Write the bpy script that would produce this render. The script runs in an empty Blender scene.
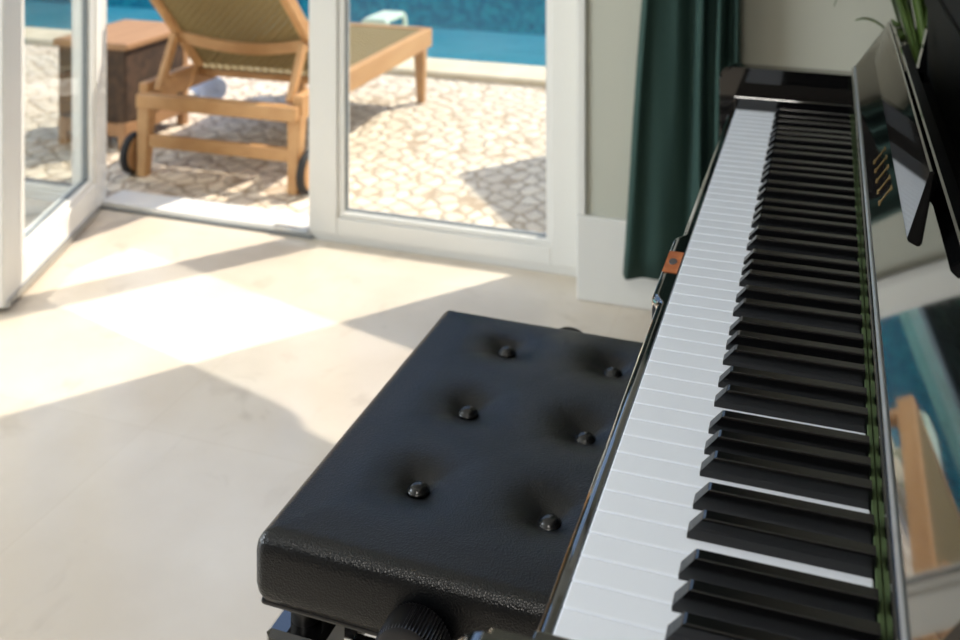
import bpy, bmesh, math, random
from mathutils import Vector, Matrix, noise
random.seed(7)
S = bpy.context.scene
COL = S.collection

# ------------------------------------------------------------------ camera, world, sun, exposure
cd = bpy.data.cameras.new('camera'); cam = bpy.data.objects.new('camera', cd); COL.objects.link(cam)
cam.location = (0.154791, -0.556877, 1.19777)
cam.rotation_euler = (math.pi/2, 0, 0.330358)
cd.sensor_fit = 'HORIZONTAL'; cd.sensor_width = 36.0; cd.lens = 1030.59/960*36
cd.shift_y = -(320+169.41)/960
cd.clip_start = 0.02; cd.clip_end = 200
cd.dof.use_dof = True; cd.dof.focus_distance = 0.88; cd.dof.aperture_fstop = 7.0
S.camera = cam
S.view_settings.view_transform = 'Standard'; S.view_settings.look = 'None'
S.view_settings.exposure = 0.48; S.view_settings.gamma = 1.0; S.view_settings.use_curve_mapping = False
S.cycles.transparent_max_bounces = 24; S.cycles.use_denoising = True

SUN_AZ = Vector((0.629, 0.777, 0)); SUN_EL = math.radians(50)
w = bpy.data.worlds.new('sky'); S.world = w; w.use_nodes = True
nt = w.node_tree; bg = nt.nodes['Background']
sky = nt.nodes.new('ShaderNodeTexSky'); sky.sky_type = 'NISHITA'; sky.sun_disc = False
sky.sun_elevation = SUN_EL; sky.sun_rotation = math.atan2(SUN_AZ.x, SUN_AZ.y)
nt.links.new(sky.outputs[0], bg.inputs[0]); bg.inputs[1].default_value = 0.26

def light(name, kind, loc, direction, **kw):
    l = bpy.data.lights.new(name, kind); o = bpy.data.objects.new(name, l); COL.objects.link(o)
    o.location = loc; o.rotation_euler = Vector(direction).to_track_quat('-Z', 'Y').to_euler()
    for k, v in kw.items(): setattr(l, k, v)
    return o
SUN_DIR = -(SUN_AZ*math.cos(SUN_EL)+Vector((0, 0, math.sin(SUN_EL))))
light('sun', 'SUN', (4, 5, 6), SUN_DIR, energy=3.8, angle=math.radians(0.53), color=(1.0, 0.91, 0.77))
# added room fill, shining in at the made-up window in wall_left below
light('added_fill_left', 'AREA', (-3.52, -0.5, 1.35), (1, 0, -0.05), energy=86, shape='RECTANGLE', size=2.3, size_y=1.6, color=(0.90, 0.96, 1.0))
# narrow-beam lamp added in place of sun glancing off the open door's pane
BEAM = Vector((0.963, -0.27, -math.tan(SUN_EL)))
light('door_glass_glint_lamp', 'AREA', (-1.925, 1.775, 1.05), BEAM, energy=1.05, shape='RECTANGLE', size=0.37, size_y=1.16, spread=math.radians(1.2), color=(1.0, 0.93, 0.83))

# lamp added overhead behind the camera for the bench-edge highlight
light('bench_highlight_lamp', 'AREA', (-0.25, -1.7, 2.58), (0, 0, -1), energy=21, shape='DISK', size=0.55, color=(1.0, 0.95, 0.88))

# ------------------------------------------------------------------ helpers
def srgb(r, g, b):
    f = lambda c: (c/255/12.92) if c <= 10 else ((c/255+0.055)/1.055)**2.4
    return (f(r), f(g), f(b), 1)
def mat(name, col, rough=0.5, metal=0.0, coat=0.0, spec=0.5, bump=None, vary=None):
    """principled material; vary=(colour2, scale, detail), bump=(scale, strength, distance, kind)"""
    m = bpy.data.materials.new(name); m.use_nodes = True
    n = m.node_tree.nodes; l = m.node_tree.links; p = n['Principled BSDF']
    p.inputs['Base Color'].default_value = col; p.inputs['Roughness'].default_value = rough
    p.inputs['Metallic'].default_value = metal; p.inputs['Coat Weight'].default_value = coat
    p.inputs['Specular IOR Level'].default_value = spec
    p.inputs['Coat Roughness'].default_value = 0.03
    tc = n.new('ShaderNodeTexCoord')
    if vary:
        t = n.new('ShaderNodeTexNoise'); t.inputs['Scale'].default_value = vary[1]; t.inputs['Detail'].default_value = vary[2]
        l.new(tc.outputs['Object'], t.inputs['Vector'])
        mx = n.new('ShaderNodeMix'); mx.data_type = 'RGBA'
        mx.inputs[6].default_value = col; mx.inputs[7].default_value = vary[0]
        r = n.new('ShaderNodeMapRange'); r.inputs[1].default_value = 0.35; r.inputs[2].default_value = 0.65
        l.new(t.outputs['Fac'], r.inputs[0]); l.new(r.outputs[0], mx.inputs[0]); l.new(mx.outputs[2], p.inputs['Base Color'])
    if bump:
        if bump[3] == 'voronoi':
            t = n.new('ShaderNodeTexVoronoi'); out = 'Distance'
        else:
            t = n.new('ShaderNodeTexNoise'); out = 'Fac'; t.inputs['Detail'].default_value = 4
        t.inputs['Scale'].default_value = bump[0]; l.new(tc.outputs['Object'], t.inputs['Vector'])
        b = n.new('ShaderNodeBump'); b.inputs['Strength'].default_value = bump[1]; b.inputs['Distance'].default_value = bump[2]
        l.new(t.outputs[out], b.inputs['Height']); l.new(b.outputs[0], p.inputs['Normal'])
    return m
def link(name, me, m, parent=None):
    o = bpy.data.objects.new(name, me); COL.objects.link(o)
    if m:
        for x in (m if isinstance(m, (list, tuple)) else [m]): me.materials.append(x)
    if parent: o.parent = parent
    return o
def obj(name, bm, m, parent=None, smooth=False):
    bmesh.ops.recalc_face_normals(bm, faces=bm.faces)
    me = bpy.data.meshes.new(name); bm.to_mesh(me); bm.free()
    for p in me.polygons: p.use_smooth = bool(smooth)
    if smooth == 'auto':
        me.set_sharp_from_angle(angle=math.radians(35))
    o = link(name, me, m, parent)
    return o
def box(bm, x0, x1, y0, y1, z0, z1, bev=0.0, seg=2):
    vs = [bm.verts.new((x, y, z)) for x in (x0, x1) for y in (y0, y1) for z in (z0, z1)]
    f = [bm.faces.new([vs[i] for i in q]) for q in ((0,1,3,2),(4,6,7,5),(0,4,5,1),(2,3,7,6),(0,2,6,4),(1,5,7,3))]
    if bev:
        e = list({e for k in f for e in k.edges})
        bmesh.ops.bevel(bm, geom=e, offset=bev, segments=seg, affect='EDGES', profile=0.5)
def B(*a, **k):
    bm = bmesh.new(); box(bm, *a, **k); return bm
def prism(bm, prof, a0, a1, axis='Y', bev=0):
    """extrude a 2D profile; axis Y: profile is (x,z); axis X: (y,z); axis Z: (x,y)"""
    def P(p, a): return {'Y': (p[0], a, p[1]), 'X': (a, p[0], p[1]), 'Z': (p[0], p[1], a)}[axis]
    A = [bm.verts.new(P(p, a0)) for p in prof]; C = [bm.verts.new(P(p, a1)) for p in prof]
    n = len(prof); fs = [bm.faces.new(A), bm.faces.new(C[::-1])]
    for i in range(n): fs.append(bm.faces.new([A[i], C[i], C[(i+1) % n], A[(i+1) % n]]))
    if bev:
        e = list(set(fs[0].edges) | set(fs[1].edges))
        bmesh.ops.bevel(bm, geom=e, offset=bev, segments=2, affect='EDGES')
def bar(bm, p, q, w_, h_, up=(0, 0, 1), w2=None, h2=None):
    """rectangular bar from p to q"""
    p, q = Vector(p), Vector(q); d = (q-p).normalized(); s = d.cross(Vector(up)).normalized(); u = s.cross(d)
    w2 = w2 or w_; h2 = h2 or h_; r = []
    for c, a, b in ((p, w_, h_), (q, w2, h2)):
        r.append([bm.verts.new(c+s*x*a/2+u*y*b/2) for x, y in ((-1,-1),(1,-1),(1,1),(-1,1))])
    fs = [bm.faces.new(r[0][::-1]), bm.faces.new(r[1])]
    for i in range(4): fs.append(bm.faces.new([r[0][i], r[0][(i+1) % 4], r[1][(i+1) % 4], r[1][i]]))
    bmesh.ops.bevel(bm, geom=list({e for f in fs for e in f.edges}), offset=min(w_, h_, w2, h2)*0.12, segments=1, affect='EDGES')
def tube(bm, pts, r, n=12, caps=True):
    pts = [Vector(p) for p in pts]; rings = []; N = len(pts)
    rad = r if isinstance(r, (list, tuple)) else [r]*N
    up = None
    for i, p in enumerate(pts):
        d = (pts[min(i+1, N-1)]-pts[max(i-1, 0)]).normalized()
        if up is None: up = Vector((0, 0, 1)) if abs(d.z) < 0.9 else Vector((1, 0, 0))
        s = d.cross(up).normalized(); u = s.cross(d).normalized(); up = u
        rings.append([bm.verts.new(p+(s*math.cos(2*math.pi*k/n)+u*math.sin(2*math.pi*k/n))*rad[i]) for k in range(n)])
    for a, b in zip(rings, rings[1:]):
        for k in range(n): bm.faces.new([a[k], a[(k+1) % n], b[(k+1) % n], b[k]])
    if caps: bm.faces.new(rings[0][::-1]); bm.faces.new(rings[-1])
def lathe(bm, prof, n=48, knurl=None):
    """prof: (r, h) around local Z; returns the verts"""
    rings = []
    for i, (r, h) in enumerate(prof):
        k_ = []
        for k in range(n):
            rr = r - (knurl[1] if knurl and i in knurl[0] and k % 2 else 0)
            k_.append(bm.verts.new((rr*math.cos(2*math.pi*k/n), rr*math.sin(2*math.pi*k/n), h)))
        rings.append(k_)
    for a, b in zip(rings, rings[1:]):
        for k in range(n): bm.faces.new([a[k], a[(k+1) % n], b[(k+1) % n], b[k]])
    bm.faces.new(rings[0][::-1]); bm.faces.new(rings[-1])
    return [v for r in rings for v in r]
def thing(name, label, cat, loc=(0, 0, 0), group=None):
    o = bpy.data.objects.new(name, None); COL.objects.link(o); o.location = loc; o.empty_display_size = 0.1
    return tag(o, label, cat, group)
def tag(o, label, cat, group=None, kind=None):
    o['label'] = label; o['category'] = cat
    if group: o['group'] = group
    if kind: o['kind'] = kind
    return o
def struct(name, bm, m, label=None, cat=None, smooth=False):
    o = obj(name, bm, m, None, smooth); o['kind'] = 'structure'
    if label: o['label'] = label; o['category'] = cat
    return o
def keep(o, root):
    """parent a world-space mesh to a thing standing at root.location"""
    o.parent = root; o.matrix_parent_inverse = Matrix.Translation(-Vector(root.location)); return o

# ------------------------------------------------------------------ materials
def marble():
    m = mat('cream_marble', srgb(222, 211, 196), rough=0.22, vary=(srgb(206, 192, 173), 2.3, 6))
    n = m.node_tree.nodes; l = m.node_tree.links; p = n['Principled BSDF']
    src = p.inputs['Base Color'].links[0].from_socket
    tc = [x for x in n if x.type == 'TEX_COORD'][0]
    v = n.new('ShaderNodeTexNoise'); v.inputs['Scale'].default_value = 6; v.inputs['Detail'].default_value = 8; v.inputs['Distortion'].default_value = 1.2
    l.new(tc.outputs['Object'], v.inputs['Vector'])
    r = n.new('ShaderNodeMapRange'); r.inputs[1].default_value = 0.60; r.inputs[2].default_value = 0.72; r.inputs[4].default_value = 0.35
    l.new(v.outputs['Fac'], r.inputs[0])
    mx = n.new('ShaderNodeMix'); mx.data_type = 'RGBA'; mx.inputs[7].default_value = srgb(176, 160, 140)
    l.new(r.outputs[0], mx.inputs[0]); l.new(src, mx.inputs[6])
    b = n.new('ShaderNodeTexBrick'); b.inputs['Scale'].default_value = 1; b.inputs['Mortar Size'].default_value = 0.0012
    b.inputs['Brick Width'].default_value = 0.8; b.inputs['Row Height'].default_value = 0.8; b.offset = 0
    b.inputs['Color1'].default_value = (1, 1, 1, 1); b.inputs['Color2'].default_value = (0.975, 0.97, 0.965, 1); b.inputs['Mortar'].default_value = (0.93, 0.91, 0.88, 1)
    mp = n.new('ShaderNodeMapping'); mp.inputs['Location'].default_value = (0.35, 0.42, 0); l.new(tc.outputs['Object'], mp.inputs[0]); l.new(mp.outputs[0], b.inputs['Vector'])
    mu = n.new('ShaderNodeMix'); mu.data_type = 'RGBA'; mu.blend_type = 'MULTIPLY'; mu.inputs[0].default_value = 1
    l.new(mx.outputs[2], mu.inputs[6]); l.new(b.outputs['Color'], mu.inputs[7]); l.new(mu.outputs[2], p.inputs['Base Color'])
    return m
def cobble():
    m = mat('cobble_pavers', srgb(225, 210, 188), rough=0.85)
    n = m.node_tree.nodes; l = m.node_tree.links; p = n['Principled BSDF']
    tc = [x for x in n if x.type == 'TEX_COORD'][0]
    mp = n.new('ShaderNodeMapping'); mp.inputs['Scale'].default_value = (17, 13.0, 1); mp.inputs['Rotation'].default_value = (0, 0, 0.45)
    l.new(tc.outputs['Object'], mp.inputs[0])
    e = n.new('ShaderNodeTexVoronoi'); e.feature = 'DISTANCE_TO_EDGE'; e.inputs['Scale'].default_value = 1; e.inputs['Randomness'].default_value = 0.55
    c = n.new('ShaderNodeTexVoronoi'); c.inputs['Scale'].default_value = 1; c.inputs['Randomness'].default_value = 0.55
    l.new(mp.outputs[0], e.inputs['Vector']); l.new(mp.outputs[0], c.inputs['Vector'])
    mx = n.new('ShaderNodeMix'); mx.data_type = 'RGBA'; mx.inputs[6].default_value = srgb(236, 222, 200); mx.inputs[7].default_value = srgb(216, 200, 178)
    sx = n.new('ShaderNodeSeparateColor'); l.new(c.outputs['Color'], sx.inputs[0]); l.new(sx.outputs[0], mx.inputs[0])
    r = n.new('ShaderNodeMapRange'); r.inputs[1].default_value = 0.03; r.inputs[2].default_value = 0.10; l.new(e.outputs['Distance'], r.inputs[0])
    m2 = n.new('ShaderNodeMix'); m2.data_type = 'RGBA'; m2.inputs[6].default_value = srgb(176, 156, 132)
    l.new(r.outputs[0], m2.inputs[0]); l.new(mx.outputs[2], m2.inputs[7]); l.new(m2.outputs[2], p.inputs['Base Color'])
    b = n.new('ShaderNodeBump'); b.inputs['Distance'].default_value = 0.012; b.inputs['Strength'].default_value = 0.8
    r2 = n.new('ShaderNodeMapRange'); r2.inputs[2].default_value = 0.25; l.new(e.outputs['Distance'], r2.inputs[0])
    l.new(r2.outputs[0], b.inputs['Height']); l.new(b.outputs[0], p.inputs['Normal'])
    return m
def clear(name, tint, ior=1.45, ripple=None, rough=0.0):
    """see-through pane or water: tinted transparency under a fresnel mirror"""
    m = bpy.data.materials.new(name); m.use_nodes = True; n = m.node_tree.nodes; l = m.node_tree.links
    n.remove(n['Principled BSDF']); out = n['Material Output']
    t = n.new('ShaderNodeBsdfTransparent'); t.inputs[0].default_value = tint
    g = n.new('ShaderNodeBsdfGlossy'); g.inputs['Roughness'].default_value = rough
    f = n.new('ShaderNodeFresnel'); geo = n.new('ShaderNodeNewGeometry'); mi = n.new('ShaderNodeMix'); mi.data_type = 'FLOAT'
    mi.inputs[2].default_value = ior; mi.inputs[3].default_value = 1/ior      # both faces of a thin sheet mirror alike
    l.new(geo.outputs['Backfacing'], mi.inputs[0]); l.new(mi.outputs[0], f.inputs['IOR'])
    mx = n.new('ShaderNodeMixShader'); l.new(f.outputs[0], mx.inputs[0]); l.new(t.outputs[0], mx.inputs[1]); l.new(g.outputs[0], mx.inputs[2])
    l.new(mx.outputs[0], out.inputs[0])
    if ripple:
        tc = n.new('ShaderNodeTexCoord'); s = n.new('ShaderNodeTexNoise'); s.inputs['Scale'].default_value = ripple[0]; s.inputs['Detail'].default_value = 3
        b = n.new('ShaderNodeBump'); b.inputs['Distance'].default_value = ripple[1]; l.new(tc.outputs['Object'], s.inputs['Vector']); l.new(s.outputs['Fac'], b.inputs['Height'])
        l.new(b.outputs[0], f.inputs['Normal']); l.new(b.outputs[0], g.inputs['Normal'])
    return m
def wood(name, a, b, rough=0.55, scale=3):
    m = mat(name, a, rough=rough)
    n = m.node_tree.nodes; l = m.node_tree.links; p = n['Principled BSDF']
    tc = [x for x in n if x.type == 'TEX_COORD'][0]
    wv = n.new('ShaderNodeTexNoise'); wv.inputs['Scale'].default_value = scale; wv.inputs['Detail'].default_value = 6
    mp = n.new('ShaderNodeMapping'); mp.inputs['Scale'].default_value = (6, 1.2, 9); l.new(tc.outputs['Object'], mp.inputs[0]); l.new(mp.outputs[0], wv.inputs['Vector'])
    mx = n.new('ShaderNodeMix'); mx.data_type = 'RGBA'; mx.inputs[6].default_value = a; mx.inputs[7].default_value = b
    l.new(wv.outputs['Fac'], mx.inputs[0]); l.new(mx.outputs[2], p.inputs['Base Color'])
    return m
M = dict(
    marble=marble(), cobble=cobble(),
    wall=mat('sage_grey_wall_paint', srgb(190, 190, 176), 0.8, bump=(220, 0.1, 0.001, 'noise')),
    dark_wall=mat('dark_unseen_wall', srgb(76, 70, 62), 0.85),  # unseen walls coloured dark to cut bounced light on bench and piano
    ceiling=mat('white_ceiling_paint', srgb(236, 235, 230), 0.9),
    white=mat('white_lacquer', srgb(232, 231, 226), 0.35),
    trim=mat('white_trim_paint', srgb(222, 221, 215), 0.5),
    rubber=mat('grey_gasket_rubber', srgb(122, 127, 130), 0.6),
    steel=mat('brushed_steel', srgb(190, 195, 198), 0.3, metal=1.0),
    glass=clear('window_glass', (0.97, 0.985, 0.98, 1)),
    piano=mat('black_piano_polish', (0.0035, 0.0035, 0.0038, 1), 0.04, coat=1.0),
    satin=mat('black_satin', (0.008, 0.008, 0.009, 1), 0.3),
    matte=mat('black_baize', (0.004, 0.004, 0.004, 1), 0.95, spec=0.05),
    strip=mat('satin_silver', srgb(196, 200, 206), 0.38, metal=1.0),
    dull=mat('dull_black', (0.004, 0.004, 0.004, 1), 0.55, spec=0.12),
    ivory=mat('white_key_plastic', srgb(232, 238, 248), 0.22),
    ebony=mat('black_key_plastic', (0.0035, 0.0035, 0.0038, 1), 0.15),
    knob=mat('black_knob_plastic', (0.012, 0.012, 0.014, 1), 0.28),
    felt=mat('green_felt', srgb(66, 84, 48), 0.95, bump=(900, 0.4, 0.001, 'noise')),
    gold=mat('gold_inlay', srgb(212, 175, 105), 0.25, metal=1.0),
    leather=mat('black_leather', (0.0022, 0.0026, 0.0034, 1), 0.29, spec=0.40, bump=(520, 0.35, 0.0012, 'voronoi')),
    button=mat('black_leather_button', (0.003, 0.0033, 0.004, 1), 0.22, spec=0.5),
    curtain=mat('dark_green_velvet', srgb(40, 68, 62), 0.85, bump=(350, 0.15, 0.001, 'noise')),
    teak=wood('golden_teak', srgb(202, 160, 110), srgb(172, 124, 76)),
    old_teak=wood('weathered_teak', srgb(182, 140, 100), srgb(150, 110, 74)),
    woven=mat('olive_rattan', srgb(130, 112, 70), 0.7),
    wicker=mat('brown_wicker', srgb(82, 60, 42), 0.75, vary=(srgb(58, 42, 28), 30, 2)),
    tyre=mat('black_rubber_tyre', srgb(38, 36, 34), 0.7),
    towel=mat('white_blue_towel', srgb(190, 205, 232), 0.95),
    coping=mat('cream_stone_coping', srgb(226, 212, 184), 0.75, vary=(srgb(210, 194, 164), 5, 4)),
    tile=mat('turquoise_pool_tile', srgb(205, 255, 250), 0.4, vary=(srgb(140, 240, 240), 1.2, 3)),
    far_blue=mat('far_water_dark_blue', srgb(60, 170, 180), 0.3, vary=(srgb(30, 120, 150), 18, 1)),
    step=mat('pale_green_plastic', srgb(196, 214, 196), 0.5),
    water=clear('pool_water', (0.76, 1.0, 0.985, 1), 1.33, ripple=(4, 0.006)),
    hedge=mat('dark_hedge_leaves', srgb(38, 52, 26), 0.7, vary=(srgb(20, 30, 14), 9, 4), bump=(14, 1.0, 0.06, 'voronoi')),
    leaf=mat('dark_green_leaf', srgb(78, 98, 42), 0.4, vary=(srgb(44, 66, 28), 12, 2)),
    pot=mat('black_glazed_pot', (0.006, 0.006, 0.006, 1), 0.3),
    soil=mat('potting_soil', srgb(52, 40, 30), 1.0),
    patch=mat('orange_brown_wood_patch', srgb(190, 112, 62), 0.5, vary=(srgb(168, 92, 46), 60, 3)),
    emblem=mat('dark_grey_emblem', srgb(88, 82, 80), 0.5),
    stucco=mat('cream_stucco', srgb(214, 205, 188), 0.9),
)

# ------------------------------------------------------------------ room shell
Z = -0.004                                     # patio level
struct('floor', B(-3.4, 0.72, -2.6, 2.145, -0.12, 0.0), M['marble'])
struct('ceiling', B(-3.5, 0.82, -2.7, 2.25, 2.6, 2.7), M['ceiling'])
def wall_with_hole(name, axis, p0, p1, a0, a1, h0, h1, z0, z1):
    bm = bmesh.new()
    def bx(a, b, c, d):
        if axis == 'X': box(bm, p0, p1, a, b, c, d)
        else: box(bm, a, b, p0, p1, c, d)
    bx(a0, h0, 0, 2.6); bx(h1, a1, 0, 2.6); bx(h0, h1, 0, z0); bx(h0, h1, z1, 2.6)
    return struct(name, bm, M['wall'])
wall_with_hole('wall_left', 'X', -3.5, -3.4, -2.6, 2.145, -1.7, 0.7, 0.5, 2.2)
struct('wall_back', B(-3.5, 0.82, -2.7, -2.6, 0, 2.6), M['dark_wall'])
struct('wall_right', B(0.72, 0.82, -2.6, 2.03, 0, 2.6), M['dark_wall'])
struct('wall_far', B(-0.466, 0.82, 2.03, 2.25, 0, 2.6), M['wall'])
struct('wall_door_head', B(-3.5, -0.466, 2.10, 2.25, 2.3, 2.6), M['wall'])
def window_frame(name, axis, p, a0, a1, z0, z1):
    bm = bmesh.new()
    def bx(a, b, c, d):
        if axis == 'X': box(bm, p-0.03, p+0.03, a, b, c, d, 0.004)
        else: box(bm, a, b, p-0.03, p+0.03, c, d, 0.004)
    mid = (a0+a1)/2
    bx(a0, a1, z0, z0+0.06); bx(a0, a1, z1-0.06, z1)
    for a in (a0, mid-0.03, a1-0.06): bx(a, a+0.06, z0+0.06, z1-0.06)
    struct(name, bm, M['white'])
window_frame('unseen_window', 'X', -3.44, -1.7, 0.7, 0.5, 2.2)  # unseen window, made up as an opening for the fill lamp
struct('baseboard_far', B(-0.466, 0.72, 2.012, 2.03, 0, 0.216, 0.004), M['trim'])
struct('trim_1', B(-0.466, -0.444, 2.018, 2.03, 0.216, 2.6, 0.003), M['trim'])
struct('baseboard_right', B(0.702, 0.72, -2.6, 2.012, 0, 0.216, 0.004), M['trim'])
struct('baseboard_left', B(-3.4, -3.382, -2.6, 2.1, 0, 0.216, 0.004), M['trim'])

# threshold and frame of the glass doors
bm = B(-2.05, -1.30, 2.147, 2.26, -0.02, 0.022, 0.004); box(bm, -1.30, -0.466, 2.152, 2.20, -0.02, 0.017); box(bm, -3.4, -2.12, 2.152, 2.20, -0.02, 0.017)
struct('trim_2', bm, M['white'])
bm = bmesh.new(); box(bm, -2.05, -1.29, 2.141, 2.149, 0.0, 0.007)
struct('trim_3', bm, M['rubber'])
bm = bmesh.new()
box(bm, -2.12, -2.055, 2.12, 2.19, 0, 2.3, 0.004)                # left jamb
box(bm, -3.4, -0.466, 2.12, 2.20, 2.24, 2.3, 0.004)               # head
struct('trim_4', bm, M['white'])

def glazed(name, x0, x1, y, z0, z1, st, rb, rt, th=0.06, st2=None):
    st2 = st2 or st
    """a glazed door leaf in its own x/z frame; returns frame root with beading, gasket, pane children"""
    bm = bmesh.new()
    box(bm, x0, x0+st, y, y+th, z0, z1, 0.004); box(bm, x1-st2, x1, y, y+th, z0, z1, 0.004)
    box(bm, x0+st, x1-st2, y+0.001, y+th-0.001, z0, z0+rb, 0.003); box(bm, x0+st, x1-st2, y+0.001, y+th-0.001, z1-rt, z1, 0.003)
    root = struct(name, bm, M['white'])
    g0, g1, h0, h1 = x0+st, x1-st2, z0+rb, z1-rt
    bm = bmesh.new(); t = 0.016
    for q in ((g0, g1, h0, h0+t), (g0, g1, h1-t, h1), (g0, g0+t, h0+t, h1-t), (g1-t, g1, h0+t, h1-t)):
        box(bm, q[0], q[1], y+0.008, y+0.024, q[2], q[3], 0.003)
        box(bm, q[0], q[1], y+0.036, y+0.052, q[2], q[3], 0.003)
    obj('beading', bm, M['white'], root)
    bm = bmesh.new(); k = 0.004
    for q in ((g0+t, g1-t, h0+t, h0+t+k), (g0+t, g1-t, h1-t-k, h1-t), (g0+t, g0+t+k, h0+t, h1-t), (g1-t-k, g1-t, h0+t, h1-t)):
        box(bm, q[0], q[1], y+0.022, y+0.038, q[2], q[3])
    obj('gasket', bm, M['rubber'], root)
    obj('pane', B(g0+0.005, g1-0.005, y+0.027, y+0.033, h0+0.005, h1-0.005), M['glass'], root)
    return root
glazed('door_1', -1.305, -0.490, 2.145, 0.018, 2.24, 0.093, 0.052, 0.10, st2=0.079)
obj('latch_plate', B(-1.42, -1.306, 2.142, 2.156, 0.012, 0.026, 0.002), M['steel'], bpy.data.objects['door_1'])
glazed('door_2', -3.35, -2.12, 2.145, 0.018, 2.24, 0.028, 0.012, 0.08)
leaf = glazed('door_3', 0.0, 0.70, -0.03, 0.018, 2.22, 0.050, 0.085, 0.10, st2=0.125)
LA = math.radians(20)                          # the leaf stands open into the room
leaf.location = (-2.05, 2.115, 0); leaf.rotation_euler = (0, 0, -(math.pi/2-LA))
for z in (0.35, 1.15, 1.95):
    bm = bmesh.new(); tube(bm, [(-0.008, -0.036, z-0.05), (-0.008, -0.036, z+0.05)], 0.008); obj('hinge', bm, M['steel'], leaf, True)
bm = bmesh.new(); box(bm, 0.635, 0.665, -0.037, -0.030, 0.95, 1.12, 0.003); tube(bm, [(0.65, -0.035, 1.05), (0.65, -0.075, 1.05), (0.54, -0.075, 1.05)], 0.009)
obj('handle', bm, M['steel'], leaf, 'auto')
obj('door_sweep', B(0.02, 0.68, -0.034, 0.034, 0.008, 0.03, 0.002), M['steel'], leaf)

# ------------------------------------------------------------------ outside: patio, pool, hedge
struct('patio', B(-9, 5, 2.147, 4.10, -0.2, Z), M['cobble'])
struct('pool_coping', B(-9, 5, 4.10, 4.38, -0.14, 0.030, 0.012), M['coping'])
struct('pool_coping_far', B(-9, 5, 8.30, 8.75, -0.2, 0.0, 0.012), M['coping'])
bm = bmesh.new()
for q in ((-9, 5, 4.28, 4.38, -0.9, -0.14), (-9.1, -9, 4.28, 8.4, -0.9, 0), (5, 5.1, 4.28, 8.4, -0.9, 0), (-9, 5, 4.38, 8.3, -0.8, -0.62)): box(bm, *q)
struct('pool_basin', bm, M['tile'])
struct('pool_wall_far', B(-9, 5, 8.3, 8.4, -0.9, -0.2), M['far_blue'])  # darker blue put here to stand in for the far water's dark band
bm = bmesh.new()
bmesh.ops.create_grid(bm, x_segments=60, y_segments=20, size=0.5)
for v in bm.verts: v.co = Vector((v.co.x*14-2, v.co.y*3.92+6.34, -0.10))
wt = obj('pool_water', bm, M['water'], None, True); tag(wt, 'turquoise water of the swimming pool beyond the cream coping', 'water', kind='stuff')
struct('garden_ground', B(-12, 8, 8.75, 13, -0.3, -0.03), M['hedge'])
bm = bmesh.new()
bmesh.ops.create_cube(bm, size=1); bmesh.ops.subdivide_edges(bm, edges=bm.edges, cuts=60, use_grid_fill=True)
for v in bm.verts:
    p = Vector((v.co.x*18-3, v.co.y*1.4+10.2, (v.co.z+0.5)*4.3-0.03))  # hedge height made up to screen the sky from glossy reflections
    k = noise.noise(p*1.7)*0.28+noise.noise(p*5)*0.16
    n = Vector((0, math.copysign(1, v.co.y), 0)) if abs(v.co.y) > 0.45 else Vector((0, 0, 1))
    if v.co.z > -0.45: p += n*k
    v.co = p
hd = obj('hedge', bm, M['hedge'], None, True); tag(hd, 'tall dark hedge beyond the pool, seen mirrored in the open piano lid', 'hedge')
# unseen wall added right of the doors to cast the patio corner's shadow
bm = bmesh.new(); prism(bm, [(-0.345, 3.76), (0.50, 2.70), (0.58, 2.76), (-0.265, 3.82)], Z, 1.42, 'Z')
struct('wall_shadow_caster', bm, M['stucco'])

# low pale step at the pool edge
gr = thing('pool_step', 'small pale bench-like step with rounded legs at the pool edge behind the lounger', 'step', (-2.005, 4.13, 0.030))
for dy in (0.0, 0.22):
    bm = bmesh.new(); tube(bm, [(-0.068, dy, 0), (-0.068, dy, 0.19), (-0.062, dy, 0.212), (-0.048, dy, 0.22), (0.048, dy, 0.22), (0.062, dy, 0.212), (0.068, dy, 0.19), (0.068, dy, 0)], 0.012); obj('hoop', bm, M['step'], gr, True)
obj('top_board', B(-0.06, 0.06, -0.01, 0.23, 0.205, 0.232, 0.006), M['step'], gr)

# ------------------------------------------------------------------ sun lounger
LX0, LX1, LY0, LY1 = -2.155, -1.522, 2.45, 3.72
lg = thing('sun_lounger', 'teak sun lounger with woven olive seat, raised backrest and two wheels', 'sun lounger', (-1.84, 3.0, Z))
def part(name, bm, m, smooth=False, root=lg): return keep(obj(name, bm, m, None, smooth), root)
for x in (LX0, LX1-0.035):
    part('side_rail', B(x, x+0.035, LY0+0.02, LY1, 0.235, 0.318, 0.006), M['teak'])
part('end_rail', B(LX0+0.01, LX1-0.01, LY1-0.03, LY1+0.005, 0.235, 0.318, 0.006), M['teak'])
part('end_rail', B(LX0+0.008, LX1-0.008, LY0-0.01, LY0+0.03, 0.236, 0.286, 0.006), M['teak'])
part('cross_bar', B(LX0+0.035, LX1-0.035, 2.80, 2.83, 0.270, 0.302, 0.005), M['teak'])
for x in (LX0+0.025, LX1-0.025):
    bm = bmesh.new(); bar(bm, (x, LY0+0.035, 0.25), (x, LY0+0.015, Z), 0.05, 0.05, up=(0, 1, 0), w2=0.035, h2=0.04); part('leg', bm, M['teak'])
    bm = bmesh.new(); bar(bm, (x, LY1-0.085, 0.24), (x-0.005, LY1-0.06, Z), 0.05, 0.045, up=(0, 1, 0), w2=0.032, h2=0.032); part('leg', bm, M['teak'])
part('stretcher', B(LX0+0.045, LX1-0.045, LY0+0.01, LY0+0.035, 0.098, 0.142, 0.005), M['teak'])
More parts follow.
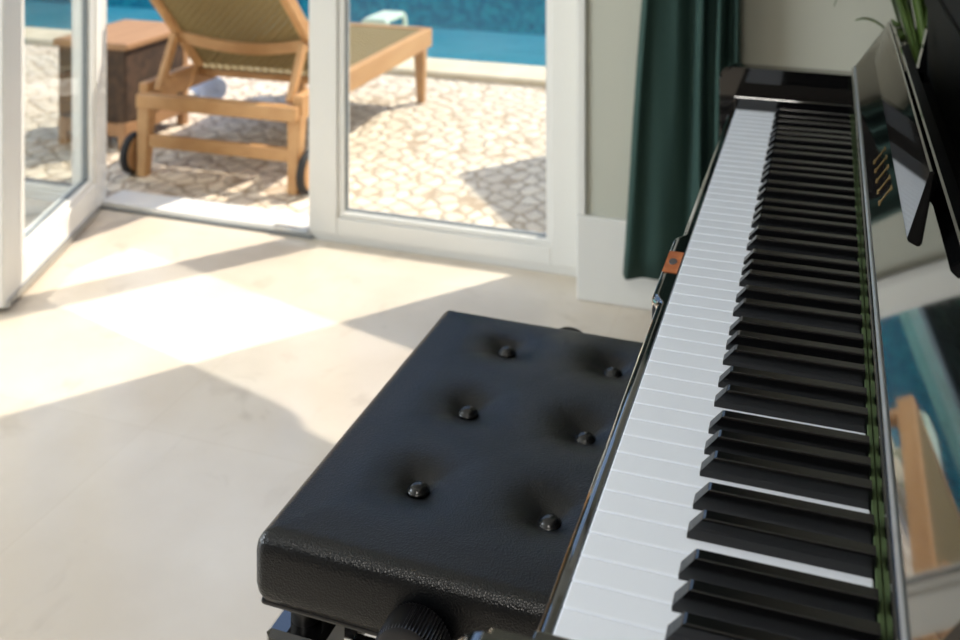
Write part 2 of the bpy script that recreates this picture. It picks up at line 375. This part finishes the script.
for s, x in ((-1, LX0-0.022), (1, LX1+0.022)):
    bm = bmesh.new(); vs = lathe(bm, [(0.058, -0.016), (0.062, -0.010), (0.062, 0.010), (0.058, 0.016)], 32)
    bmesh.ops.transform(bm, matrix=Matrix.Translation((x, LY0+0.03, Z+0.072))@Matrix.Rotation(math.pi/2, 4, 'Y'), verts=bm.verts)
    wh = part('wheel', bm, M['teak'], 'auto')
    bm = bmesh.new(); ring = [[], []]
    pr = [(0.061, -0.014), (0.071, -0.012), (0.072, 0), (0.071, 0.012), (0.061, 0.014)]
    rr = [[bm.verts.new((r*math.cos(a*math.pi/16), r*math.sin(a*math.pi/16), h)) for a in range(32)] for r, h in pr]
    for i in range(5):
        for k in range(32): bm.faces.new([rr[i][k], rr[i][(k+1) % 32], rr[(i+1) % 5][(k+1) % 32], rr[(i+1) % 5][k]])
    bmesh.ops.transform(bm, matrix=Matrix.Translation((x, LY0+0.03, Z+0.072))@Matrix.Rotation(math.pi/2, 4, 'Y'), verts=bm.verts)
    ty = obj('tyre', bm, M['tyre'], None, True); ty.parent = wh; ty.matrix_parent_inverse = Matrix.Identity(4)
# woven seat: two crossing sets of flat strands
def weave(nx, ny, w_, h_, fx=0.8, fy=0.7):
    """woven panel spanning 0..w_ by 0..h_ in local x/y, strands passing over and under"""
    bm = bmesh.new()
    def strand(length, n_cross, pos, width, horizontal, ph):
        prev = None; N = n_cross*2
        for i in range(N+1):
            a = i/N*length; z = 0.0025*math.cos(math.pi*(i/2+ph)); q = []
            for s in (-0.5, 0.5):
                for t in (0, 0.0025):
                    q.append(bm.verts.new((a, pos+s*width, z+t) if horizontal else (pos+s*width, a, z+t)))
            if prev:
                for c in ((0, 1), (1, 3), (3, 2), (2, 0)): bm.faces.new([prev[c[0]], prev[c[1]], q[c[1]], q[c[0]]])
            prev = q
    for j in range(ny): strand(w_, nx, (j+0.5)/ny*h_, h_/ny*fy, True, j % 2)
    for i in range(nx): strand(h_, ny, (i+0.5)/nx*w_, w_/nx*fx, False, (i+1) % 2)
    return bm
W_ = LX1-LX0-0.07
bm = weave(36, 54, W_, 0.93, 0.92, 0.92)
bmesh.ops.translate(bm, vec=(LX0+0.035, 2.775, 0.306), verts=bm.verts); part('seat_weave', bm, M['woven'])
BA = math.radians(134)                          # backrest leans toward the house
def bk(x, t, n=0): return (x, 2.775+t*math.cos(BA)-n*math.sin(BA), 0.325+t*math.sin(BA)+n*math.cos(BA))
for x in (LX0+0.055, LX1-0.055):
    bm = bmesh.new(); bar(bm, bk(x, 0), bk(x, 0.62), 0.03, 0.045, up=(0, 1, 0)); part('backrest_stile', bm, M['teak'])
bm = bmesh.new(); bar(bm, bk(LX0+0.04, 0.62), bk(LX1-0.04, 0.62), 0.045, 0.03); part('backrest_top_rail', bm, M['teak'])
bm = bmesh.new(); K = 12                       # bowed brace across the back
pts = [(LX0+0.055+(W_-0.04)*i/K, 0.20-0.05*math.sin(math.pi*i/K), 0.020) for i in range(K+1)]
for a, b in zip(pts, pts[1:]): bar(bm, bk(a[0]-0.002, a[1], a[2]), bk(b[0]+0.002, b[1], b[2]), 0.024, 0.04)
part('backrest_brace', bm, M['teak'])
bm = weave(32, 36, W_-0.05, 0.61, 0.62, 0.58)
R = Matrix(((1, 0, 0, LX0+0.06), (0, math.cos(BA), -math.sin(BA), 2.775), (0, math.sin(BA), math.cos(BA), 0.325), (0, 0, 0, 1)))
bmesh.ops.transform(bm, matrix=R, verts=bm.verts); part('backrest_weave', bm, M['woven'])
for x in (LX0+0.06, LX1-0.06):
    bm = bmesh.new(); bar(bm, bk(x, 0.22, 0.03), (x, 2.50, 0.285), 0.022, 0.035, up=(0, 1, 0)); part('prop_strut', bm, M['teak'])

lg.rotation_euler = (0, 0, 0.024)

# side table with brown wicker sides
tb = thing('side_table', 'brown wicker side table with teak top beside the lounger', 'table', (-2.50, 2.86, Z))
TX0, TX1, TY0, TY1 = -2.66, -2.35, 2.66, 3.06
part('table_top', B(TX0-0.015, TX1+0.015, TY0-0.015, TY1+0.015, 0.375, 0.402, 0.006), M['old_teak'], root=tb)
part('wicker_body', B(TX0, TX1, TY0, TY1-0.04, 0.10, 0.375, 0.006), M['wicker'], root=tb)
for x in (TX0+0.018, TX1-0.018):
    for y in (TY0+0.018, TY1-0.018): part('leg', B(x-0.018, x+0.018, y-0.018, y+0.018, Z, 0.101 if y < 2.8 else 0.376, 0.004), M['old_teak'], root=tb)
for y in (TY0+0.018, TY1-0.018): part('stretcher', B(TX0+0.03, TX1-0.03, y-0.014, y+0.014, 0.045, 0.095, 0.004), M['old_teak'], root=tb)
part('stretcher', B(TX1-0.032, TX1-0.004, TY0+0.03, TY1-0.03, 0.045, 0.095, 0.004), M['old_teak'], root=tb)

# rolled towel lying on the paving under the lounger
bm = bmesh.new(); sp = [(0.008+0.0040*i*math.pi/8/math.pi*2, i*math.pi/8) for i in range(60)]
A_ = []; 
for y in (-0.11, 0.11):
    A_.append([bm.verts.new(((0.006+0.0009*i)*math.cos(a), y, (0.006+0.0009*i)*math.sin(a)+0.062)) for i, (r, a) in enumerate(sp)])
for i in range(len(sp)-1): bm.faces.new([A_[0][i], A_[0][i+1], A_[1][i+1], A_[1][i]])
tw = obj('rolled_towel', bm, M['towel'], None, True); tw.location = (-2.50, 3.42, Z); tw.rotation_euler = (0, 0, 0.9)
so = tw.modifiers.new('thick', 'SOLIDIFY'); so.thickness = 0.006; so.offset = 0
tag(tw, 'rolled pale blue towel lying on the paving beneath the lounger', 'towel')

# ------------------------------------------------------------------ curtain
def catmull(P, n):
    out = []
    for i in range(len(P)-1):
        p0, p1, p2, p3 = P[max(i-1, 0)], P[i], P[i+1], P[min(i+2, len(P)-1)]
        for k in range(n):
            t = k/n
            out.append(tuple(0.5*((2*p1[j])+(-p0[j]+p2[j])*t+(2*p0[j]-5*p1[j]+4*p2[j]-p3[j])*t*t+(-p0[j]+3*p1[j]-3*p2[j]+p3[j])*t**3) for j in range(len(p1))))
    out.append(P[-1]); return out
CP = catmull([(-.278, 1.985), (-.283, 1.955), (-.268, 1.925), (-.245, 1.945), (-.20, 1.953), (-.165, 1.985), (-.150, 1.955), (-.135, 1.945), (-.125, 1.985), (-.108, 1.985), (-.103, 1.94), (-.092, 1.935), (-.083, 1.98), (-.072, 1.975), (-.064, 1.93), (-.058, 1.96), (-.06, 1.99)], 6)
bm = bmesh.new(); rows = []
for j in range(41):
    z = 0.108+(2.5-0.108)*j/40; fl = 1+0.27*max(0, (0.80-z)/0.72)
    rows.append([bm.verts.new((-.065+(x+.065)*fl+0.004*math.sin(5*z+40*x), 1.958+(y-1.958)*(0.95+0.1*fl)+0.002*math.sin(7*z+i), z)) for i, (x, y) in enumerate(CP)])
for a, b in zip(rows, rows[1:]):
    for i in range(len(CP)-1): bm.faces.new([a[i], a[i+1], b[i+1], b[i]])
cu = obj('curtain', bm, M['curtain'], None, True); so = cu.modifiers.new('thick', 'SOLIDIFY'); so.thickness = 0.004
tag(cu, 'dark green curtain gathered in folds beside the glass door', 'curtain')
cr = thing('curtain_track', 'white ceiling track the dark green curtain hangs from', 'curtain track', (-0.17, 1.958, 2.6))
keep(obj('track', B(-0.42, 0.6, 1.935, 1.98, 2.56, 2.6, 0.004), M['trim']), cr)
for x in (-.27, -.2, -.13, -.07): keep(obj('glider', B(x-0.004, x+0.004, 1.953, 1.963, 2.502, 2.565), M['trim']), cr)

# ------------------------------------------------------------------ piano
K_ = 0.0235; ZK = 0.73; Y1 = 52*K_
pn = thing('upright_piano', 'glossy black upright piano with its keyboard lid open', 'piano', (0.30, 0.61, 0))
def pp(name, bm, m, smooth=False): return keep(obj(name, bm, m, None, smooth), pn)
# white keys: one mesh, copied
def white_key():
    bm = bmesh.new(); box(bm, 0.0, 0.1785, 0.0004, K_-0.0004, ZK-0.020, ZK, 0.0012, 2); return bm
wk = pp('white_key', white_key(), M['ivory'])
for i in range(1, 52):
    o = wk.copy(); COL.objects.link(o); o.location = wk.location+Vector((0, i*K_, 0))
# black keys
def black_key():
    bm = bmesh.new(); h = 0.0148; a, b = 0.0060, 0.0051
    # side profile lofted across: bottom width a, top width b with rounded top edges
    def ring(x0, x1, z, hw): return [bm.verts.new((x, y, ZK+z)) for x, y in ((x0, -hw), (x1, -hw), (x1, hw), (x0, hw))]
    E_ = 0.1802
    L = [ring(0.0630, E_, -0.0015, a), ring(0.0631, E_, 0.0030, a-0.0001), ring(0.0722, E_, h-0.0016, b+0.0002), ring(0.0732, E_, h-0.0006, b-0.0002), ring(0.0750, E_, h, b-0.0010)]
    for p, q in zip(L, L[1:]):
        for k in range(4): bm.faces.new([p[k], p[(k+1) % 4], q[(k+1) % 4], q[k]])
    bm.faces.new(L[0][::-1]); bm.faces.new(L[-1]); return bm
SH = {2: -0.0042, 3: 0.0, 4: 0.0045, 6: -0.003, 0: 0.0045}
bk0 = None
for k in range(2, 52):
    if k % 7 in SH:
        y = k*K_+SH[k % 7]
        if bk0 is None:
            bk0 = pp('black_key', black_key(), M['ebony'], False); base = bk0.location.copy(); o = bk0
        else:
            o = bk0.copy(); COL.objects.link(o)
        o.location = base+Vector((0, y, 0))
# case below the keys
pp('keybed', B(-0.010, 0.60, -0.08, Y1+0.08, 0.615, 0.705, 0.004), M['piano'])
def slip_profile(x_out): # (x, z): outer rounded rail
    R_ = 0.0075
    return [(-0.0025, 0.690), (-0.0025, 0.7243), (-0.0027, 0.7245)]+[(x_out+R_*(1-math.cos(math.radians(a))), 0.7245-R_*(1-math.sin(math.radians(a)))) for a in range(90, -1, -10)]+[(x_out, 0.690)]
bm = bmesh.new(); ys = [(-0.053, -.0135)]
for y0, x0, y1, x1 in ((0.478, -.0135, 0.500, -.0215), (0.648, -.0215, 0.668, -.0135)):
    for i in range(9):
        t = i/8; s = t*t*(3-2*t); ys.append((y0+(y1-y0)*t, x0+(x1-x0)*s))
ys.append((Y1+0.053, -.0135))
rg = [[bm.verts.new((x, y, z)) for x, z in slip_profile(xo)] for y, xo in ys]
for a, b in zip(rg, rg[1:]):
    for k in range(len(a)): bm.faces.new([a[k], a[(k+1) % len(a)], b[(k+1) % len(a)], b[k]])
bm.faces.new(rg[0]); bm.faces.new(rg[-1][::-1])
ks = pp('key_slip', bm, M['piano'])
bm = B(-0.0192, -0.0035, 0.553, 0.608, 0.7245, 0.7255)
lp = keep(obj('lock_patch', bm, M['patch']), pn); lp.parent = ks; lp.matrix_parent_inverse = Matrix.Identity(4)
lp['label'] = 'small orange brown plate with a dark round emblem'
bm = bmesh.new(); vs = lathe(bm, [(0.0058, 0), (0.0055, 0.0006)], 24); bmesh.ops.transform(bm, matrix=Matrix.Translation((-0.0115, 0.580, 0.7254))@Matrix.Diagonal((0.75, 1.5, 1, 1)), verts=bm.verts)
em = obj('emblem', bm, M['emblem']); em.parent = ks; em.matrix_parent_inverse = Matrix.Identity(4)
for y0, y1 in ((-0.053, -0.0008), (Y1+0.0008, Y1+0.053)):
    pp('key_block', B(-0.003, 0.184, y0, y1, 0.70, 0.7505, 0.001), M['piano'])
# arms (cheeks) with rounded front
def arc(cx, cz, r, a0, a1, n=8): return [(cx+r*math.cos(math.radians(a0+(a1-a0)*i/n)), cz+r*math.sin(math.radians(a0+(a1-a0)*i/n))) for i in range(n+1)]
AZ = 0.788
for y0, y1 in ((-0.085, -0.0535), (Y1+0.0535, Y1+0.085)):
    bm = bmesh.new()
    prism(bm, [(0.30, 0.62), (0.30, AZ+0.02), (0.26, AZ+0.004), (0.20, AZ)]+arc(-0.011, AZ-0.022, 0.022, 90, 180)+arc(-0.020, 0.635, 0.013, 180, 270, 4), y0, y1, 'Y', 0.004)
    pp('arm', bm, M['piano'], 'auto')
    bm = bmesh.new(); prism(bm, [(0.285, 0.0), (0.60, 0.0), (0.60, 1.13), (0.33, 1.13), (0.300, 0.87), (0.285, 0.80)], y0, y1, 'Y', 0.002); pp('side_panel', bm, M['piano'])
    c = (y0+y1)/2
    bm = bmesh.new(); bar(bm, (0.03, c, 0.62), (0.04, c, 0.06), 0.05, 0.05, up=(0, 1, 0), w2=0.036, h2=0.036); pp('leg', bm, M['piano'])
    pp('foot', B(0.0, 0.42, c-0.03, c+0.03, 0.0, 0.06, 0.006), M['piano'])
pp('lower_panel', B(0.30, 0.33, -0.0535, Y1+0.0535, 0.06, 0.615), M['piano'])
pp('back_panel', B(0.56, 0.60, -0.0535, Y1+0.0535, 0.05, 1.12), M['piano'])
pp('felt_strip', B(0.1795, 0.1832, 0.0, Y1, 0.716, 0.7370, 0.0006), M['felt'])
# name strip behind the keys and the leaning lid
pp('name_strip', B(0.1834, 0.20, -0.053, Y1+0.053, 0.715, 0.801), M['piano'])
TH = math.radians(34); Ux, Uz = math.sin(TH), math.cos(TH)
def fb(t, n=0.0): return (0.186+t*Ux-n*Uz, 0.812+t*Uz+n*Ux)     # on the lid: t up the slope, n out of it
bm = bmesh.new()
r = 0.011; prof = [fb(0.003, 0), fb(0.1005, 0), fb(0.102, -0.002), fb(0.102, -0.018), fb(0.004, -0.019)]
prof += [fb(0.003-r*math.sin(math.radians(a)), -r+r*math.cos(math.radians(a))) for a in range(150, 5, -8)]
prism(bm, prof, -0.052, Y1+0.0, 'Y'); lid = pp('lid', bm, M['piano'], 'auto')
bm = bmesh.new(); prism(bm, [fb(0.0005, -0.0005), fb(0.0005, 0.0008), fb(0.0012, 0.0014), fb(0.0042, 0.0014), fb(0.0048, 0.0008), fb(0.0048, -0.0005)], -0.052, Y1, 'Y')
o = obj('edge_strip', bm, M['strip']); o.parent = lid; o.matrix_parent_inverse = Matrix.Identity(4); o['label'] = 'thin silver strip along the foot of the lid'
def fbp(t, y, n): x, z = fb(t, n); return (x, y, z)
STEMS = [0.535, 0.568, 0.602, 0.636, 0.668]
for i, y in enumerate(STEMS):                   # brand lettering, seen almost edge-on: upright gold strokes
    bm = bmesh.new()
    for q in ((0.020, 0.042, -0.0020, 0.0020), (0.020, 0.0222, -0.006, 0.006), (0.0398, 0.042, -0.006, 0.006)):
        v = [bm.verts.new(fbp(t, y+d, n)) for n in (0.0, 0.0005) for t, d in ((q[0], q[2]), (q[1], q[2]), (q[1], q[3]), (q[0], q[3]))]
        for f in ((0,1,2,3),(7,6,5,4),(0,4,5,1),(1,5,6,2),(2,6,7,3),(3,7,4,0)): bm.faces.new([v[k] for k in f])
    o = obj('letter', bm, M['gold']); o.parent = lid; o.matrix_parent_inverse = Matrix.Identity(4)
# hinged ledge hanging in front of the lid's upper half
bm = bmesh.new(); prism(bm, [(0.2242, 0.9383), (0.2080, 0.8855), (0.2090, 0.8830), (0.2151, 0.8801), (0.2175, 0.8808), (0.2270, 0.9370), (0.2262, 0.9388)], 0.295, 0.945, 'Y', 0.0008)
ml = pp('music_ledge', bm, M['piano'], 'auto')
bm = bmesh.new(); prism(bm, [(0.2178, 0.8815), (0.2271, 0.9365), (0.2281, 0.9362), (0.2188, 0.8812)], 0.298, 0.942, 'Y')
o = obj('backing', bm, M['matte']); o.parent = ml; o.matrix_parent_inverse = Matrix.Identity(4)
for y in (0.42, 0.82):
    bm = bmesh.new(); prism(bm, [(0.2190, 0.8830), (0.2250, 0.9180), (0.2400, 0.8930), (0.2345, 0.8800)], y-0.012, y+0.012, 'Y'); o = obj('bracket', bm, M['matte']); o.parent = ml; o.matrix_parent_inverse = Matrix.Identity(4)
pp('inner_shelf', B(0.20, 0.318, -0.0535, Y1+0.0535, 0.775, 0.785), M['matte'])
bm = bmesh.new(); prism(bm, [(0.300, 0.80), (0.300, 0.912), (0.302, 0.957), (0.325, 1.12), (0.345, 1.12), (0.345, 0.80)], -0.0535, Y1+0.0535, 'Y')
pp('upper_panel', bm, M['dull'])
pp('molding', B(0.2955, 0.303, -0.0535, Y1+0.0535, 0.914, 0.954, 0.002), M['dull'])
pp('top_board', B(0.305, 0.61, -0.09, Y1+0.09, 1.125, 1.145, 0.004), M['piano'])

# ------------------------------------------------------------------ plant behind the piano
pl = thing('potted_plant', 'strap-leaved green plant in a tall black planter behind the piano', 'plant', (0.315, 1.52, 0))
bm = bmesh.new(); lathe(bm, [(0.085, 0), (0.09, 0.01), (0.125, 0.72), (0.125, 0.74), (0.112, 0.74), (0.11, 0.70), (0.002, 0.70)], 40)
obj('planter', bm, M['pot'], pl, 'auto')
bm = bmesh.new(); lathe(bm, [(0.11, 0.69), (0.11, 0.715), (0.05, 0.722), (0.002, 0.724)], 32); obj('soil', bm, M['soil'], pl, True)
def strap(base, tip, sag, wd, name='leaf'):
    bm = bmesh.new(); b, t = Vector(base), Vector(tip); N = 18; pr = None
    side = (t-b).cross(Vector((0, 0, 1))).normalized()
    for i in range(N+1):
        u = i/N; p = b.lerp(t, u)+Vector((0, 0, sag*4*u*(1-u)))
        w_ = wd*(0.45+0.9*u)*(1-u**3) if u < 1 else 0.0008
        w_ = max(w_, 0.0008)
        q = [bm.verts.new(p-side*w_+Vector((0, 0, w_*0.35))), bm.verts.new(p), bm.verts.new(p+side*w_+Vector((0, 0, w_*0.35)))]
        if pr:
            bm.faces.new([pr[0], pr[1], q[1], q[0]]); bm.faces.new([pr[1], pr[2], q[2], q[1]])
        pr = q
    o = obj(name, bm, M['leaf'], pl, True); s = o.modifiers.new('thick', 'SOLIDIFY'); s.thickness = 0.0012
    return o
C0 = (0, 0, 0.71)
for base, tip, sag, wd in [
    (C0, (-0.122, -0.02, 0.842), 0.045, 0.013), (C0, (-0.160, -0.02, 0.866), 0.15, 0.011), (C0, (-0.075, -0.02, 1.10), 0.03, 0.011),
    (C0, (0.055, -0.02, 1.05), 0.03, 0.011), (C0, (-0.16, 0.06, 1.06), 0.08, 0.011), (C0, (0.12, 0.05, 1.02), 0.08, 0.011),
    (C0, (-0.25, 0.03, 0.98), 0.16, 0.011), (C0, (0.0, 0.08, 1.22), 0.04, 0.011), (C0, (0.18, 0.10, 0.95), 0.14, 0.011),
    (C0, (-0.11, -0.02, 0.96), 0.10, 0.014), (C0, (-0.045, -0.06, 1.02), 0.02, 0.014), (C0, (0.0, -0.07, 1.05), 0.02, 0.013), (C0, (0.03, -0.07, 1.0), 0.03, 0.013), (C0, (-0.08, -0.05, 0.93), 0.05, 0.013), (C0, (-0.06, 0.02, 0.99), 0.05, 0.012),
    (C0, (-0.10, -0.06, 0.98), 0.07, 0.010), (C0, (-0.03, -0.05, 1.12), 0.03, 0.009)]:
    j = Vector((random.uniform(-.012, .012), random.uniform(-.012, .012), 0))
    strap(Vector(base)+j, tip, sag, wd)

# ------------------------------------------------------------------ piano bench
bn = thing('piano_bench', 'black buttoned leather piano bench on black legs in front of the keyboard', 'bench', (-0.19, 0.605, 0))
bn.rotation_euler = (0, 0, -0.009)
BX0, BX1, BY0, BY1, BZ0, BZ1 = -0.387, -0.002, 0.332, 0.853, 0.4375, 0.503
BT = [(x, y) for x in (-0.262, -0.117) for y in (0.460, 0.614, 0.767)]
bm = bmesh.new(); NX, NY = 96, 132; r = 0.019
def seat_point(u, v):
    x = BX0+(BX1-BX0)*u; y = BY0+(BY1-BY0)*v
    # rounded plan corners: pull the point inside
    rc = 0.013
    cx = min(max(x, BX0+rc), BX1-rc); cy = min(max(y, BY0+rc), BY1-rc)
    dx, dy = x-cx, y-cy
    if dx and dy:
        m_ = max(abs(dx), abs(dy)); L = math.hypot(dx, dy); dx, dy = dx*m_/L, dy*m_/L; x, y = cx+dx, cy+dy
    e = min(x-BX0, BX1-x, y-BY0, BY1-y)
    if dx and dy: e = rc-math.hypot(dx, dy)
    e = max(e, 0); z = BZ1
    if e < r: z -= r-math.sqrt(max(r*r-(r-e)**2, 0))
    f = min(1, e/0.07); f = f*f*(3-2*f); z += 0.006*f
    for bx, by in BT:
        d2 = (x-bx)**2+(y-by)**2; d = max(math.sqrt(d2)-0.0125, 0)
        z -= 0.010*math.exp(-d2/(2*0.030**2))+0.006*math.exp(-d/0.012)
        for ux, uy in ((0.7, 0.7), (0.7, -0.7), (-0.7, 0.7), (-0.7, -0.7)):     # faint diagonal creases running from each button
            al = (x-bx)*ux+(y-by)*uy; ac = (x-bx)*uy-(y-by)*ux
            if al > 0: z -= 0.0016*math.exp(-(ac/0.008)**2)*math.exp(-al/0.035)
    return x, y, z
def spread(n):          # more rows near the rounded edges
    a = [0, .004, .008, .013, .019, .026, .034, .043, .053]
    return a+[.063+(1-.126)*i/(n-1) for i in range(n)]+[1-k for k in a[::-1]]
U, V = spread(NX), spread(NY)
G = [[bm.verts.new(seat_point(u, v)) for v in V] for u in U]
for i in range(len(U)-1):
    for j in range(len(V)-1): bm.faces.new([G[i][j], G[i+1][j], G[i+1][j+1], G[i][j+1]])
loop = [G[i][0] for i in range(len(U))]+[G[-1][j] for j in range(1, len(V))]+[G[i][-1] for i in range(len(U)-2, -1, -1)]+[G[0][j] for j in range(len(V)-2, 0, -1)]
c = Vector(((BX0+BX1)/2, (BY0+BY1)/2, 0)); prev = loop
for z, s in ((BZ1-0.034, 0.0), (BZ1-0.05, 0.0), (BZ0+0.006, 0.0015), (BZ0, 0.004)):
    nx = []
    for v in loop:
        p = v.co.copy(); p.z = z; d = p-c; d.z = 0
        p -= Vector((math.copysign(s, d.x) if abs(d.x) > 0.15 else 0, math.copysign(s, d.y) if abs(d.y) > 0.2 else 0, 0)); nx.append(bm.verts.new(p))
    for k in range(len(loop)): bm.faces.new([prev[k], prev[(k+1) % len(loop)], nx[(k+1) % len(loop)], nx[k]])
    prev = nx
bm.faces.new(prev)
seat = keep(obj('seat_cushion', bm, M['leather'], None, True), bn)
for bx, by in BT:
    z = seat_point((bx-BX0)/(BX1-BX0), (by-BY0)/(BY1-BY0))[2]
    bm = bmesh.new(); lathe(bm, [(0.0118, 0.0), (0.0124, 0.002), (0.0120, 0.0038), (0.0106, 0.0044), (0.0098, 0.0056), (0.0078, 0.0078), (0.0046, 0.0092), (0.001, 0.0097)], 28)
    bmesh.ops.translate(bm, vec=(bx, by, z-0.0005), verts=bm.verts)
    o = obj('button', bm, M['button'], None, True); o.parent = seat; o.matrix_parent_inverse = Matrix.Identity(4)
keep(obj('base_board', B(BX0+0.006, BX1-0.006, BY0+0.006, BY1-0.006, 0.4295, 0.4370, 0.003), M['satin']), bn)
for x in (BX0+0.036, BX1-0.036):
    for y in (BY0+0.045, BY1-0.045):
        bm = bmesh.new(); bar(bm, (x, y, 0.398), (x, y, 0.0), 0.062, 0.062, up=(0, 1, 0), w2=0.046, h2=0.046)
        lgp = keep(obj('leg', bm, M['piano']), bn)
        bm = bmesh.new(); lathe(bm, [(0.0155, 0.397), (0.0155, 0.4297)], 24); bmesh.ops.translate(bm, vec=(x, y, 0), verts=bm.verts)
        o = obj('leg_post', bm, M['satin'], None, 'auto'); o.parent = lgp; o.matrix_parent_inverse = Matrix.Identity(4)
for x in (BX0+0.052, BX1-0.052): keep(obj('apron_rail', B(x-0.014, x+0.014, BY0+0.108, BY1-0.108, 0.33, 0.385, 0.003), M['piano']), bn)
for y in (BY0+0.045, BY1-0.045): keep(obj('apron_rail', B(BX0+0.085, BX1-0.085, y-0.014, y+0.014, 0.33, 0.385, 0.003), M['piano']), bn)
for s in (0, 1):                                # scissor lift under the seat
    for x in (BX0+0.095, BX1-0.095):
        bm = bmesh.new(); bar(bm, (x+0.012*s, BY0+0.11, 0.395+0.025*s), (x+0.012*s, BY1-0.11, 0.42-0.025*s), 0.008, 0.02)
        keep(obj('scissor_bar', bm, M['satin']), bn)
KX, KZ = -0.205, 0.450
for s, y in ((-1, BY0-0.003), (1, BY1+0.003)):
    bm = bmesh.new(); lathe(bm, [(0.012, 0.0), (0.030, 0.0), (0.0335, 0.003), (0.034, 0.006), (0.034, 0.030), (0.0325, 0.034), (0.029, 0.0355), (0.0215, 0.036), (0.020, 0.0335), (0.0185, 0.0335), (0.017, 0.036), (0.001, 0.0385)], 120, ((2, 3, 4), 0.0022))
    bmesh.ops.transform(bm, matrix=Matrix.Translation((KX, y, KZ))@Matrix.Rotation(math.pi/2*(-s) if False else (math.pi/2 if s < 0 else -math.pi/2), 4, 'X'), verts=bm.verts)
    keep(obj('height_knob', bm, M['knob'], None, 'auto'), bn)
bm = bmesh.new(); tube(bm, [(KX, BY0-0.003, 0.416), (KX, BY1+0.003, 0.416)], 0.007); keep(obj('spindle', bm, M['steel'], None, True), bn)
